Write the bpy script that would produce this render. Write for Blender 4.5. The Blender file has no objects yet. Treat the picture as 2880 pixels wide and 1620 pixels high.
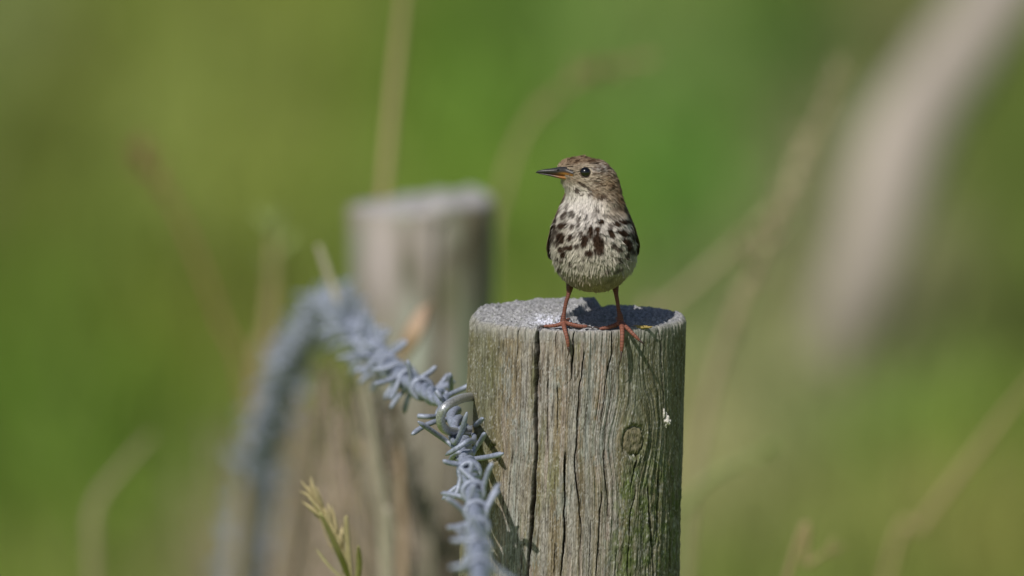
import bpy, math, random
import numpy as np
from mathutils import Vector, Matrix

rng = np.random.default_rng(7)
random.seed(7)
SC = bpy.context.scene
COL = SC.collection

# ------------------------------------------------------------------ camera
TH = math.radians(7.0)                      # the lens looks 7 degrees down
S0 = 0.00018                                # metres per photograph pixel at 8 m
CAM = np.array([0.0, -7.9883, 2.0951])
FWD = np.array([0.0, math.cos(TH), -math.sin(TH)])
UP = np.array([0.0, math.sin(TH), math.cos(TH)])
RIGHT = np.array([1.0, 0.0, 0.0])
cd = bpy.data.cameras.new("camera"); cam = bpy.data.objects.new("camera", cd); COL.objects.link(cam)
cam.location = CAM; cam.rotation_euler = (math.pi/2 - TH, 0, 0)
cd.sensor_width = 36; cd.lens = 36*8/(2880*S0)
cd.clip_start = 0.1; cd.clip_end = 3000
cd.dof.use_dof = True; cd.dof.focus_distance = 7.99
cd.dof.aperture_fstop = (cd.lens/1000)/0.074
SC.camera = cam

# ------------------------------------------------------------------ light
SUN = np.array([-0.40, -0.80, 1.0]); SUN /= np.linalg.norm(SUN)     # towards the sun
EL = math.asin(SUN[2]); ROT = math.atan2(SUN[0], SUN[1])
world = bpy.data.worlds.new("World"); SC.world = world; world.use_nodes = True
wn = world.node_tree.nodes; wl = world.node_tree.links
sky = wn.new("ShaderNodeTexSky"); sky.sky_type = 'NISHITA'; sky.sun_disc = False
sky.sun_elevation = EL; sky.sun_rotation = ROT
bgn = wn["Background"]; bgn.inputs[1].default_value = 0.062
wl.new(sky.outputs[0], bgn.inputs[0])
sd = bpy.data.lights.new("sun", 'SUN'); sun = bpy.data.objects.new("sun", sd); COL.objects.link(sun)
sd.energy = 3.6; sd.angle = math.radians(0.5); sd.color = (1.0, 0.955, 0.88)
sun.rotation_euler = Vector(SUN).to_track_quat('Z', 'Y').to_euler()
sun.location = (-3, -5, 10)
SC.view_settings.view_transform = 'Standard'; SC.view_settings.look = 'None'
SC.view_settings.exposure = 0.12; SC.view_settings.gamma = 1.0
SC.view_settings.use_curve_mapping = False

# ------------------------------------------------------------------ helpers
def ray(px, py):
    return FWD + (px-1440)*S0/8*RIGHT + (810-py)*S0/8*UP
def at(px, py, d):            # world point at lens depth d
    return CAM + d*ray(px, py)
def aty(px, py, y):           # world point on the upright plane at world y
    r = ray(px, py); return CAM + r*((y-CAM[1])/r[1])
def atz(px, py, z=0.0):
    r = ray(px, py); return CAM + r*((z-CAM[2])/r[2])
def lin(r, g, b):
    c = np.array([r, g, b])/255.0
    return np.where(c <= 0.04045, c/12.92, ((c+0.055)/1.055)**2.4)

def _hash(ix, iy, iz, seed):
    h = (ix*374761393 + iy*668265263 + iz*2147483647 + seed*1274126177) & 0xFFFFFFFF
    h = ((h ^ (h >> 13))*1274126177) & 0xFFFFFFFF
    h = ((h ^ (h >> 16))*2246822519) & 0xFFFFFFFF
    return ((h ^ (h >> 15)) & 0xFFFFFF)/float(0xFFFFFF)
def noise(x, y, z=0.0, seed=0):
    x, y, z = np.broadcast_arrays(np.asarray(x, float), np.asarray(y, float), np.asarray(z, float))
    xi = np.floor(x).astype(np.int64); yi = np.floor(y).astype(np.int64); zi = np.floor(z).astype(np.int64)
    fx, fy, fz = x-xi, y-yi, z-zi
    fx = fx*fx*(3-2*fx); fy = fy*fy*(3-2*fy); fz = fz*fz*(3-2*fz)
    r = 0
    for a in (0, 1):
        for b in (0, 1):
            for c in (0, 1):
                w = (fx if a else 1-fx)*(fy if b else 1-fy)*(fz if c else 1-fz)
                r = r + w*_hash(xi+a, yi+b, zi+c, seed)
    return r*2-1
def fbm(x, y, z=0.0, seed=0, o=3):
    r = 0; a = 1; t = 0
    for i in range(o):
        r = r + a*noise(np.asarray(x)*2**i, np.asarray(y)*2**i, np.asarray(z)*2**i, seed+i*17); t += a; a *= .5
    return r/t
def sstep(a, b, x):
    t = np.clip((x-a)/(b-a), 0, 1); return t*t*(3-2*t)

def mesh_np(name, V, F, mats=(), color=None, smooth=True, extra=None):
    """V (n,3); F list of arrays (k,4)/(k,3)"""
    me = bpy.data.meshes.new(name)
    if not isinstance(F, (list, tuple)): F = [F]
    F = [np.asarray(f, np.int32) for f in F if len(f)]
    loops = np.concatenate([f.ravel() for f in F])
    sizes = np.concatenate([np.full(len(f), f.shape[1], np.int32) for f in F])
    starts = np.concatenate([[0], np.cumsum(sizes)[:-1]]).astype(np.int32)
    me.vertices.add(len(V)); me.vertices.foreach_set("co", np.asarray(V, np.float32).ravel())
    me.loops.add(len(loops)); me.loops.foreach_set("vertex_index", loops.astype(np.int32))
    me.polygons.add(len(sizes)); me.polygons.foreach_set("loop_start", starts)
    if smooth: me.polygons.foreach_set("use_smooth", np.ones(len(sizes), bool))
    me.update(calc_edges=True); me.validate()
    if color is not None:
        a = me.color_attributes.new("pigment", 'FLOAT_COLOR', 'POINT')
        c = np.ones((len(V), 4), np.float32); c[:, :3] = color; a.data.foreach_set("color", c.ravel())
    if extra is not None:
        a = me.attributes.new("strand", 'FLOAT', 'POINT'); a.data.foreach_set("value", np.asarray(extra, np.float32))
    for m in mats: me.materials.append(m)
    return me
def link(name, me, parent=None, label=None, cat=None, group=None, kind=None):
    o = bpy.data.objects.new(name, me); COL.objects.link(o)
    if parent is not None: o.parent = parent
    tag(o, label, cat, group, kind); return o
def tag(o, label=None, cat=None, group=None, kind=None):
    if label: o["label"] = label
    if cat: o["category"] = cat
    if group: o["group"] = group
    if kind: o["kind"] = kind
def empty(name, loc, label, cat, group=None):
    o = bpy.data.objects.new(name, None); COL.objects.link(o); o.location = loc; o.empty_display_size = .02
    tag(o, label, cat, group); return o

def smooth_path(P, n):
    P = np.asarray(P, float)
    Q = np.vstack([2*P[0]-P[1], P, 2*P[-1]-P[-2]])
    out = []
    seg = len(P)-1
    for t in np.linspace(0, seg-1e-9, n):
        i = int(t); u = t-i
        p0, p1, p2, p3 = Q[i], Q[i+1], Q[i+2], Q[i+3]
        out.append(.5*((2*p1)+(-p0+p2)*u+(2*p0-5*p1+4*p2-p3)*u*u+(-p0+3*p1-3*p2+p3)*u**3))
    return np.array(out)
def frames(P):
    T = np.gradient(P, axis=0); T /= np.linalg.norm(T, axis=1)[:, None]+1e-12
    n = np.cross(T[0], [0.13, 0.21, 0.97]); 
    if np.linalg.norm(n) < 1e-4: n = np.cross(T[0], [1, 0, 0])
    n /= np.linalg.norm(n); N = [n]
    for i in range(1, len(P)):
        n = N[-1]-T[i]*np.dot(N[-1], T[i]); n /= np.linalg.norm(n); N.append(n)
    N = np.array(N); return T, N, np.cross(T, N)
def tube(P, R, k=8, fr=None, flat=1.0):
    """closed tube: verts, quads, tris"""
    P = np.asarray(P, float); n = len(P); R = np.broadcast_to(np.asarray(R, float), (n,))
    T, N, B = fr if fr is not None else frames(P)
    a = np.linspace(0, 2*np.pi, k, endpoint=False)
    V = P[:, None]+R[:, None, None]*(np.cos(a)[None, :, None]*N[:, None]+flat*np.sin(a)[None, :, None]*B[:, None])
    V = V.reshape(-1, 3)
    i = np.arange(n-1)[:, None]*k; j = np.arange(k)[None]; j2 = (j+1) % k
    Q = np.stack([i+j, i+j2, i+k+j2, i+k+j], -1).reshape(-1, 4)
    V = np.vstack([V, P[0], P[-1]]); c0 = n*k; c1 = c0+1
    jj = np.arange(k); t1 = np.stack([np.full(k, c0), (jj+1) % k, jj], -1)
    b = (n-1)*k; t2 = np.stack([np.full(k, c1), b+jj, b+(jj+1) % k], -1)
    return V, Q, np.vstack([t1, t2])
class Bag:
    def __init__(s): s.V = []; s.Q = []; s.T = []; s.C = []; s.n = 0
    def add(s, V, Q=None, T=None, C=None):
        if Q is not None and len(Q): s.Q.append(np.asarray(Q)+s.n)
        if T is not None and len(T): s.T.append(np.asarray(T)+s.n)
        s.V.append(V); s.n += len(V)
        if C is not None: s.C.append(np.broadcast_to(np.asarray(C, float), (len(V), 3)))
    def tube(s, P, R, k=8, C=None, flat=1.0): s.add(*tube(P, R, k, flat=flat), C=C)
    def mesh(s, name, mats, smooth=True, color=None, extra=None):
        F = []
        if s.Q: F.append(np.vstack(s.Q))
        if s.T: F.append(np.vstack(s.T))
        c = np.vstack(s.C) if s.C else color
        return mesh_np(name, np.vstack(s.V), F, mats, c, smooth, extra)

# ------------------------------------------------------------------ materials
def mat(name, rough=0.8, metal=0.0, color=None, attr=False, vary=0.0, scale=300.0, bump=0.0, bscale=1500.0,
        stretch=(1, 1, 1), transl=0.0, spec=0.3, coat=0.0):
    m = bpy.data.materials.new(name); m.use_nodes = True
    nt = m.node_tree; N = nt.nodes; L = nt.links; p = N["Principled BSDF"]
    p.inputs["Roughness"].default_value = rough; p.inputs["Metallic"].default_value = metal
    p.inputs["Specular IOR Level"].default_value = spec
    p.inputs["Coat Weight"].default_value = coat; p.inputs["Coat Roughness"].default_value = .05
    tc = N.new("ShaderNodeTexCoord"); mp = N.new("ShaderNodeMapping"); mp.inputs["Scale"].default_value = stretch
    L.new(tc.outputs["Object"], mp.inputs[0])
    if attr:
        at_ = N.new("ShaderNodeAttribute"); at_.attribute_name = "pigment"; src = at_.outputs["Color"]
    else:
        rgb = N.new("ShaderNodeRGB"); rgb.outputs[0].default_value = (*color, 1); src = rgb.outputs[0]
    if vary > 0:
        nz = N.new("ShaderNodeTexNoise"); nz.inputs["Scale"].default_value = scale; nz.inputs["Detail"].default_value = 5
        nz.inputs["Roughness"].default_value = .65
        L.new(mp.outputs[0], nz.inputs["Vector"])
        mr = N.new("ShaderNodeMapRange"); mr.inputs[1].default_value = .3; mr.inputs[2].default_value = .7
        mr.inputs[3].default_value = 1-vary; mr.inputs[4].default_value = 1+vary
        L.new(nz.outputs[0], mr.inputs[0])
        vm = N.new("ShaderNodeVectorMath"); vm.operation = 'SCALE'
        L.new(src, vm.inputs[0]); L.new(mr.outputs[0], vm.inputs["Scale"]); src = vm.outputs[0]
    L.new(src, p.inputs["Base Color"])
    if bump > 0:
        nb = N.new("ShaderNodeTexNoise"); nb.inputs["Scale"].default_value = bscale; nb.inputs["Detail"].default_value = 4
        L.new(mp.outputs[0], nb.inputs["Vector"])
        bp = N.new("ShaderNodeBump"); bp.inputs["Strength"].default_value = 1.0; bp.inputs["Distance"].default_value = bump
        L.new(nb.outputs[0], bp.inputs["Height"]); L.new(bp.outputs[0], p.inputs["Normal"])
    if transl > 0:
        tr = N.new("ShaderNodeBsdfTranslucent"); L.new(src, tr.inputs[0])
        mx = N.new("ShaderNodeMixShader"); mx.inputs[0].default_value = transl
        L.new(p.outputs[0], mx.inputs[1]); L.new(tr.outputs[0], mx.inputs[2])
        L.new(mx.outputs[0], N["Material Output"].inputs[0])
    return m
M_wood = mat("weathered_wood", .9, attr=True, vary=.48, scale=900, bump=.00035, bscale=1400, stretch=(1, 1, .16), spec=.15)
M_wood_far = mat("weathered_wood_far", .9, attr=True, vary=.15, scale=200, stretch=(1, 1, .2), spec=.15)
M_wire = mat("galvanised_steel", .58, .3, color=(.275, .305, .385), vary=.4, scale=700, bump=.0001, bscale=2500, spec=.5)
M_staple = mat("dull_zinc_staple", .36, .5, color=(.42, .43, .45), vary=.4, scale=900, bump=.00015, bscale=1800, spec=.5)
M_plume = mat("plumage", .85, attr=True, vary=.28, scale=2200, transl=.12, spec=.1, stretch=(1, 1, .45))
M_skin = mat("bird_skin", .6, attr=True, vary=.15, scale=1500, bump=.0001, bscale=2500, spec=.35)
M_horn = mat("beak_horn", .38, attr=True, vary=.12, scale=900, bump=.00005, bscale=2500, spec=.45)
M_eye = mat("eye_gloss", .13, color=(.003, .002, .002), spec=.8)
M_grass = mat("grass_blade", .6, attr=True, transl=.4, spec=.2)
M_straw = mat("straw", .7, attr=True, vary=.15, scale=300, transl=.15, spec=.2)
M_drop = mat("dried_dropping", .9, color=(.62, .58, .54), vary=.35, scale=900, bump=.0006, bscale=900)
M_lichen = mat("yellow_lichen", .95, color=(.36, .27, .09), vary=.35, scale=1200, bump=.0005, bscale=1500)

# ------------------------------------------------------------------ the ground
K = np.array([1.76, 1.57, 1.86])
PATCH = [  # photograph x, y, radii, colour there: vegetation, with shadow painted in
 (1330, 260, 330, 330, (82, 118, 36)), (1780, 120, 300, 260, (108, 136, 70)), (1950, 620, 200, 220, (58, 112, 28)),
 (2240, 120, 150, 170, (46, 86, 22)), (2620, 1230, 330, 160, (90, 124, 38)), (2120, 1060, 260, 260, (126, 134, 92)),
 (200, 1080, 280, 240, (76, 112, 30)), (560, 330, 270, 250, (118, 134, 66)), (170, 330, 170, 330, (94, 106, 42)),
 (480, 960, 330, 170, (104, 112, 44)), (470, 1350, 260, 200, (80, 108, 32)), (2430, 780, 240, 240, (122, 120, 96)), (2830, 430, 130, 230, (78, 98, 38)),
 (2700, 860, 150, 110, (82, 92, 34)), (2760, 1480, 250, 220, (126, 130, 66)), (2250, 1450, 250, 200, (112, 122, 62)), (900, 180, 240, 300, (110, 124, 54)),  # the first, dark olive patch is a shadow put into the colour
 (1990, 1260, 200, 200, (132, 134, 92)), (2330, 560, 160, 200, (112, 118, 80)), (2150, 820, 160, 160, (122, 130, 82)),
 (60, 60, 120, 200, (114, 128, 76)), (2500, 150, 200, 150, (112, 114, 74)), (760, 1550, 240, 200, (122, 118, 88)),
]
G0 = lin(100, 118, 48)
def veg_shadow_color(X, Y):
    """colour of the meadow at ground points, soft patches of species and painted shadow"""
    X = np.asarray(X); Y = np.asarray(Y)
    num = np.zeros(X.shape+(3,)); den = np.full(X.shape, .45); num += G0*.45
    for px, py, rx, ry, c in PATCH:
        g = atz(px, py); gx = rx*S0/8*np.linalg.norm(g-CAM)
        g2 = atz(px, py-ry); gy = abs(g2[1]-g[1])
        w = np.exp(-((X-g[0])/gx)**2-((Y-g[1])/gy)**2)*1.6
        num += w[..., None]*lin(*c); den += w
    c = num/den[..., None]
    n = fbm(X*3.1+9, Y*.9+4, seed=31, o=3)
    far = np.stack([1+.22*n, 1+.14*n, 1+.1*n], -1)
    return np.clip(c*far*K, .004, 1)
gx = np.concatenate([[-1500, -400, -120, -40, -15, -7], np.linspace(-4, 4, 161), [7, 15, 40, 120, 400, 1500]])
gy = np.concatenate([[-1500, -300, -60, -20, -8], np.linspace(-2, 24, 209), [30, 50, 120, 400, 1500]])
GX, GY = np.meshgrid(gx, gy); GZ = .02*fbm(GX*1.3, GY*1.3, seed=3)*(np.abs(GX) < 6)*(GY < 24)*(GY > -3)-.012
V = np.stack([GX, GY, GZ], -1).reshape(-1, 3); nx, ny = len(gx), len(gy)
i = np.arange(ny-1)[:, None]*nx; j = np.arange(nx-1)[None]
Q = np.stack([i+j, i+j+1, i+nx+j+1, i+nx+j], -1).reshape(-1, 4)
M_ground = mat("meadow_soil_and_moss", .95, attr=True, vary=.3, scale=9, bump=.01, bscale=40, spec=.1)
link("ground", mesh_np("ground", V, Q, [M_ground], veg_shadow_color(V[:, 0], V[:, 1])*.95), kind="structure",
     label="blurred green meadow ground behind the fence")

# short grass all over it, one mass nobody could count
nb = 52000
bx = np.concatenate([rng.uniform(-1.15, 1.15, nb*2//3), rng.uniform(-4, 4, nb-nb*2//3)]); by = rng.uniform(3.5, 17, nb)
by[nb*2//3:] = rng.uniform(-1.5, 22, nb-nb*2//3)
bh = rng.uniform(.04, .11, nb)*(1+.5*fbm(bx*2, by*.7, seed=5)); lean = rng.normal(0, .35, (nb, 2))*bh[:, None]
ang = rng.uniform(0, 2*np.pi, nb); w = rng.uniform(.0025, .005, nb)
d2 = np.stack([np.cos(ang)*w, np.sin(ang)*w, 0*w], -1)
root = np.stack([bx, by, np.full(nb, -.015)], -1); mid = root+np.stack([lean[:, 0]*.4, lean[:, 1]*.4, bh*.6], -1)
tip = root+np.stack([lean[:, 0], lean[:, 1], bh], -1)
V = np.stack([root-d2, root+d2, mid+d2*.8, mid-d2*.8, tip], 1).reshape(-1, 3)
o = np.arange(nb)[:, None]*5
c = veg_shadow_color(bx, by)*rng.uniform(.75, 1.35, (nb, 1)); dry = rng.random(nb) < .09
c[dry] = c[dry]*.4+np.array([.26, .22, .12])*.6
link("meadow_grass", mesh_np("meadow_grass", V, [o+np.array([0, 1, 2, 3]), o+np.array([3, 2, 4])], [M_grass], np.repeat(c, 5, 0)),
     kind="stuff", label="short green meadow grass far out of focus")

# ------------------------------------------------------------------ fence posts
R1 = .0549
P1 = at(1624, 888, 8.05)
AX = np.array([-.000029*1000/1000*1.0, 0, 0])   # lean handled in post_axis
def post_axis(z):            # x of the post's middle at height z below its top
    return P1[0] + z*.031
def path_on_post(pts):
    """photograph polyline -> (arc mm, z mm) on the front of the post"""
    out = []
    for px, py in pts:
        y = -R1
        for _ in range(6):
            p = aty(px, py, y); z = p[2]-P1[2]; dx = np.clip(p[0]-post_axis(z), -R1*.999, R1*.999)
            y = -math.sqrt(R1*R1*(1+(-z)*.2)**2-dx*dx+1e-9)
        out.append((math.asin(dx/R1)*R1*1000, z*1000))
    return np.array(out)
CR = [  # (photograph polyline, half width mm, depth mm)
 ([(1512, 922), (1509, 965), (1506, 1023), (1505, 1110), (1503, 1168), (1504, 1240), (1507, 1278), (1501, 1373), (1496, 1461), (1490, 1520), (1484, 1640)], 1.05, 9),
 ([(1616, 926), (1610, 1000), (1606, 1066), (1596, 1078), (1573, 1095)], .38, 4),
 ([(1726, 930), (1722, 994), (1714, 1030), (1706, 1062)], .45, 5), ([(1709, 1035), (1704, 1080), (1697, 1139), (1690, 1190)], .36, 4),
 ([(1641, 1005), (1631, 1081), (1623, 1168), (1620, 1240), (1616, 1299), (1625, 1387), (1634, 1476), (1631, 1545)], .33, 4),
 ([(1457, 924), (1451, 1023), (1450, 1110)], .32, 3), ([(1855, 924), (1860, 1023), (1863, 1095), (1867, 1165)], .42, 5),
 ([(1332, 905), (1328, 994), (1323, 1104), (1320, 1180)], .8, 6), ([(1589, 1290), (1588, 1400), (1586, 1505), (1578, 1640)], .48, 6),
 ([(1698, 1284), (1707, 1373), (1713, 1476)], .35, 3.5), ([(1692, 1402), (1684, 1491), (1677, 1640)], .45, 5),
 ([(1786, 1380), (1769, 1461), (1765, 1565), (1764, 1640)], .5, 5), ([(1415, 1343), (1412, 1480)], .3, 3),
 ([(1797, 925), (1799, 960)], .3, 2.5), ([(1820, 1380), (1824, 1480), (1832, 1560), (1834, 1640)], .9, 3.5),
 ([(1788, 1290), (1781, 1340), (1772, 1372)], .7, 3.5), ([(1850, 1340), (1846, 1450), (1838, 1540)], .7, 3), ([(1884, 1300), (1878, 1450), (1880, 1640)], .55, 3),
 ([(1566, 930), (1562, 990), (1560, 1030)], .28, 2.5), ([(1423, 925), (1421, 1040)], .26, 2.2), ([(1540, 1080), (1538, 1200), (1537, 1290)], .24, 2),
 ([(1568, 1100), (1566, 1240)], .24, 2), ([(1388, 1130), (1386, 1210)], .28, 2.2), ([(1660, 1480), (1656, 1640)], .3, 3), ([(1560, 1540), (1558, 1640)], .3, 3),
 ([(1440, 1280), (1428, 1400), (1424, 1500)], .22, 2), ([(1610, 1020), (1608, 1075)], .3, 2), ([(1625, 1055), (1618, 1072), (1600, 1086)], .3, 2.2), ([(1715, 1190), (1690, 1215), (1660, 1240)], .22, 1.6),
 ([(1905, 960), (1902, 1100), (1906, 1240)], .3, 2), ([(1470, 1540), (1462, 1640)], .3, 2), ([(1733, 1560), (1730, 1640)], .3, 2)]
CRM = [(path_on_post(p), w, d) for p, w, d in CR]
KN = [(path_on_post([(1781, 1240)])[0], 5.9, 7.4), (path_on_post([(1390, 1276)])[0], 3.1, 4.4)]

def build_post1():
    ncf, ncb = 1050, 150
    ph = np.concatenate([np.linspace(-math.radians(104), math.radians(104), ncf, endpoint=False),
                         np.linspace(math.radians(104), 2*np.pi-math.radians(104), ncb, endpoint=False)])
    nc = len(ph)
    F = .0032                                    # rounding of the rim
    zs = np.concatenate([np.linspace(-1.16, -.19, 22, endpoint=False), np.linspace(-.19, -F, 255, endpoint=False)])
    fil = np.linspace(0, np.pi/2, 9)
    rr = np.linspace(1, .0, 110)[1:-1]
    arc = ph*R1*1000; arc = np.where(arc > np.pi*R1*1000, arc-2*np.pi*R1*1000, arc)
    rows_r = [np.full(nc, 0.0)+R1*(1-z*.2*.6) for z in zs]; rows_z = [np.full(nc, z) for z in zs]
    for a in fil: rows_r.append(np.full(nc, R1-F+F*math.cos(a))); rows_z.append(np.full(nc, -F+F*math.sin(a)))
    for r in rr: rows_r.append(np.full(nc, (R1-F)*r)); rows_z.append(np.zeros(nc))
    RR = np.array(rows_r); ZZ = np.array(rows_z); PH = np.broadcast_to(ph, RR.shape); A = np.broadcast_to(arc, RR.shape)
    nside = len(zs)+len(fil)
    zm = ZZ*1000
    sidew = np.zeros(RR.shape); sidew[:len(zs)] = 1
    for k, a in enumerate(fil): sidew[len(zs)+k] = math.cos(a)
    # fibre warp round the knots and the swirl on the right
    Aw = A.copy()
    for (ka, kz), ra, rz in KN:
        dx = A-ka; dz = zm-kz
        Aw -= np.sign(dx)*ra*1.5*np.exp(-(np.abs(dx)/(ra*2.6)))*np.exp(-(dz/(rz*2.2))**2)
    sw = path_on_post([(1830, 1090)])[0]
    g = np.exp(-((A-sw[0])/12)**2-((zm-sw[1])/26)**2)
    Aw += g*(5*np.sin((zm-sw[1])/14)+1.2*noise(A*.15, zm*.12, seed=8))
    Aw += .7*noise(A*.08, zm*.02, seed=9)+.25*noise(A*.4, zm*.06, seed=10)
    moss = sstep(10, 26, A+5*fbm(A*.1, zm*.06, seed=12))*sstep(-50, -84, zm+16*fbm(A*.08, zm*.05, seed=13))
    moss = np.clip(moss, 0, 1)
    h = .9*noise(A*.055, zm*.008, seed=1)
    fib = .32*noise(Aw*.75, zm*.018, seed=2)+.26*noise(Aw*1.7, zm*.03, seed=3)+.2*noise(Aw*3.2, zm*.05, seed=4)
    fib *= .45+.95*sstep(-.4, .5, noise(A*.07, zm*.016, seed=36)+.5*noise(A*.2, zm*.05, seed=37))
    ridge = -np.abs(noise(Aw*.55, zm*.014, seed=6)); fib += .35*ridge
    rough = .16*noise(A*2.2, zm*1.6, seed=14)
    mossh = moss*(.6*fbm(A*.55, zm*.28, seed=15, o=4)+.5*np.abs(noise(A*.35, zm*.1, seed=16)))
    crack = np.zeros(RR.shape)
    cw = A+.35*noise(A*.0+3, zm*.16, seed=18)+.16*noise(0, zm*.7, seed=19)
    cmask = np.zeros(RR.shape)
    for (pp, w, d) in CRM:
        z_hi, z_lo = pp[:, 1].max(), pp[:, 1].min()
        if len(pp) >= 2:
            idx = np.argsort(pp[:, 1]); pa = np.interp(zm, pp[idx, 1], pp[idx, 0])
            env = sstep(z_lo-4, z_lo+14, zm)
            env *= 1-sstep(z_hi, z_hi+4, zm) if z_hi < -6 else 1
            ww = w*.72*(.5+.5*env)*(1+.35*noise(zm*.11, w*50, seed=20))
            e = env*np.exp(-(np.abs(cw-pa)/ww)**2.6)
            crack = np.maximum(crack, e*d); cmask = np.maximum(cmask, e)
    knot = np.zeros(RR.shape); kin = np.zeros(RR.shape)
    for (ka, kz), ra, rz in KN:
        q = np.sqrt(((A-ka)/ra)**2+((zm-kz)/rz)**2)+.10*noise(A*.5, zm*.5, seed=21)
        knot += -1.2*np.exp(-((q-1)/.12)**2)+.5*(q < .95)*(1-q*q)+.6*np.exp(-((q-1.35)/.25)**2)-.5*np.exp(-((q-.3)/.18)**2)+(q < .95)*.9*fbm(A*.45, zm*.4, seed=34)
        kin = np.maximum(kin, 1-sstep(.9, 1.05, q))
    disp = (h+fib*(1-.6*kin)+rough+mossh-crack+knot)
    # lengthwise split at the far left
    la = path_on_post([(1338, 1000)])[0][0]
    gone = sstep(la+.8, la-.8, A+.5*noise(zm*.12, 1.7, seed=77))*(1-sstep(-41, -38.5, zm+1.5*noise(A*.6, 2.2, seed=78)))*sstep(-118, -112, zm)
    disp = disp*(1-.6*gone)-6.2*gone
    disp = disp*sidew
    r = RR+disp/1000
    # end grain on top
    X = r*np.sin(PH); Y = -r*np.cos(PH)
    topw = 1-sidew
    xm, ym = X*1000, Y*1000
    rad = np.sqrt(xm**2+ym**2)
    eg = .75*fbm(xm*.62, ym*.62, seed=24, o=3)+.5*noise(xm*1.5, ym*1.5, seed=25)+.7*noise(xm*.16, ym*.16, seed=26)
    eg += .30*np.sin(rad*1.9+1.5*noise(xm*.1, ym*.1, seed=27))
    # the left part stands a little prouder, its ragged edge runs from the front crack to a notch at the back
    sx = 12.5+.28*(ym-55)+3.2*fbm(ym*.16, 1.5, seed=28)
    step = sstep(sx+.5, sx-.5, xm)
    low = sstep(-30, -12, ym)
    eg += 2.3*step*low+.5*step
    notch = np.exp(-((xm-13.2)/2.2)**2)*sstep(30, 46, ym)*3.6
    edge_r = (1-sstep(.86, .99, rad/(R1*1000)))
    rimdrop = -1.5*sstep(.80, 1.0, rad/55)*(.5+1.3*fbm(np.cos(PH)*5, np.sin(PH)*5, seed=29))-1.6*sstep(.88, 1.0, rad/55)*sstep(.1, .5, fbm(np.cos(PH)*11, np.sin(PH)*11, seed=35))
    rad_cracks = np.zeros(RR.shape)
    for pa, wd, r0 in ((-2.2, .4, 15), (-.37, .45, 18), (1.9, .4, 18), (2.7, .4, 10), (.9, .35, 26), (-1.2, .4, 24), (-.8, .3, 34), (-1.7, .35, 30), (2.2, .3, 30)):
        dth = np.arctan2(np.sin(PH-pa), np.cos(PH-pa))*rad
        rad_cracks += 1.6*np.exp(-((dth+.8*noise(rad*.15, pa*9, seed=33))/wd)**2)*sstep(r0, r0+14, rad)
    Z = ZZ+topw*(eg+rimdrop-notch-rad_cracks)/1000
    Z = Z-(1-topw)*np.clip(1+zm/6, 0, 1)*0
    mainc = CRM[0][0][0][0]; Z -= topw*np.exp(-((A-mainc)/1.0)**2)*sstep(30, 54, rad)*.0035
    # ---- pigment
    grey = lin(150, 143, 128); brown = lin(136, 122, 94); oliv = lin(118, 116, 78); blu = lin(142, 147, 136); pinkish = lin(158, 142, 126)
    dark = lin(70, 62, 48); green = lin(92, 104, 54)
    n1 = noise(Aw*.22, zm*.012, seed=40); n2 = noise(Aw*.6, zm*.02, seed=41); n3 = noise(Aw*1.8, zm*.05, seed=42); n4 = fbm(A*.13, zm*.04, seed=43)
    n5 = noise(Aw*3.5, zm*.09, seed=47)
    c = brown+(grey-brown)*sstep(-.5, .6, n1+.5*n2)[..., None]
    def mix(c, col, w): return c+(col-c)*np.clip(w, 0, 1)[..., None]
    c = mix(c, oliv, .75*sstep(.0, .55, n4+.3*n3))
    c = mix(c, pinkish, .7*sstep(.25, .7, noise(Aw*.35, zm*.016, seed=44)))
    c = mix(c, blu, .55*sstep(.2, .7, noise(A*.16, zm*.035, seed=45)+.6*noise(A*1.3, zm*.35, seed=46)))
    c = mix(c, brown*.72, .6*sstep(.2, .8, noise(Aw*.9, zm*.012, seed=48)))
    c = mix(c, dark, .75*sstep(.2, .7, n3*.7+n5*.6)); c = mix(c, lin(184, 176, 158), .5*sstep(.2, .7, noise(Aw*2.6, zm*.07, seed=56)))
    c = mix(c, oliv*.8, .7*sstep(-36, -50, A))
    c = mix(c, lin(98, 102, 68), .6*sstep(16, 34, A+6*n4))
    c = mix(c, green, .8*moss*sstep(-.25, .4, fbm(A*.35, zm*.2, seed=49)))
    c = mix(c, lin(150, 152, 140), .5*moss*sstep(.3, .6, fbm(A*.6, zm*.35, seed=50)))
    sp = noise(A*2.2, zm*1.3, seed=51)*.7+noise(A*4, zm*2.6, seed=57)*.5; c = mix(c, dark*1.1, .6*sstep(.35, .65, sp)); c = mix(c, lin(186, 182, 170), .55*sstep(.35, .65, -sp))
    c = mix(c, lin(128, 118, 88)*.9, .7*kin); c = mix(c, dark*.3, np.clip(cmask, 0, 1)*.9)  # crack grooves blackened too: their inner shade is painted into the colour
    tg = lin(152, 150, 144); tc_ = tg*(1+.38*fbm(xm*.5, ym*.5, seed=52)[..., None])
    tc_ = tc_+(lin(120, 122, 104)-tc_)*(.6*sstep(.15, .5, fbm(xm*.9, ym*.9, seed=53)))[..., None]
    wd = np.exp(-((xm+14)/8.5)**2-((ym+31)/13)**2)*sstep(-.2, .25, fbm(xm*.5, ym*.5, seed=54)+.25)
    tc_ = tc_+(np.array([.72, .72, .74])-tc_)*np.clip(1.1*wd, 0, 1)[..., None]
    tw = np.clip(topw*1.4, 0, 1)
    tc_ = tc_*(1-.55*np.clip(rad_cracks/1.6, 0, 1))[..., None]*(1+.13*np.sin(rad*1.9+1.5*noise(xm*.1, ym*.1, seed=27)))[..., None]  # radial cracks on top get the same painted groove shade
    c = c+(tc_-c)*tw[..., None]
    rimw = sstep(-9, -2, zm+3*fbm(A*.25, zm*.2, seed=55))*(1-tw); c = mix(c, lin(162, 158, 146), .6*rimw)
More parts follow.
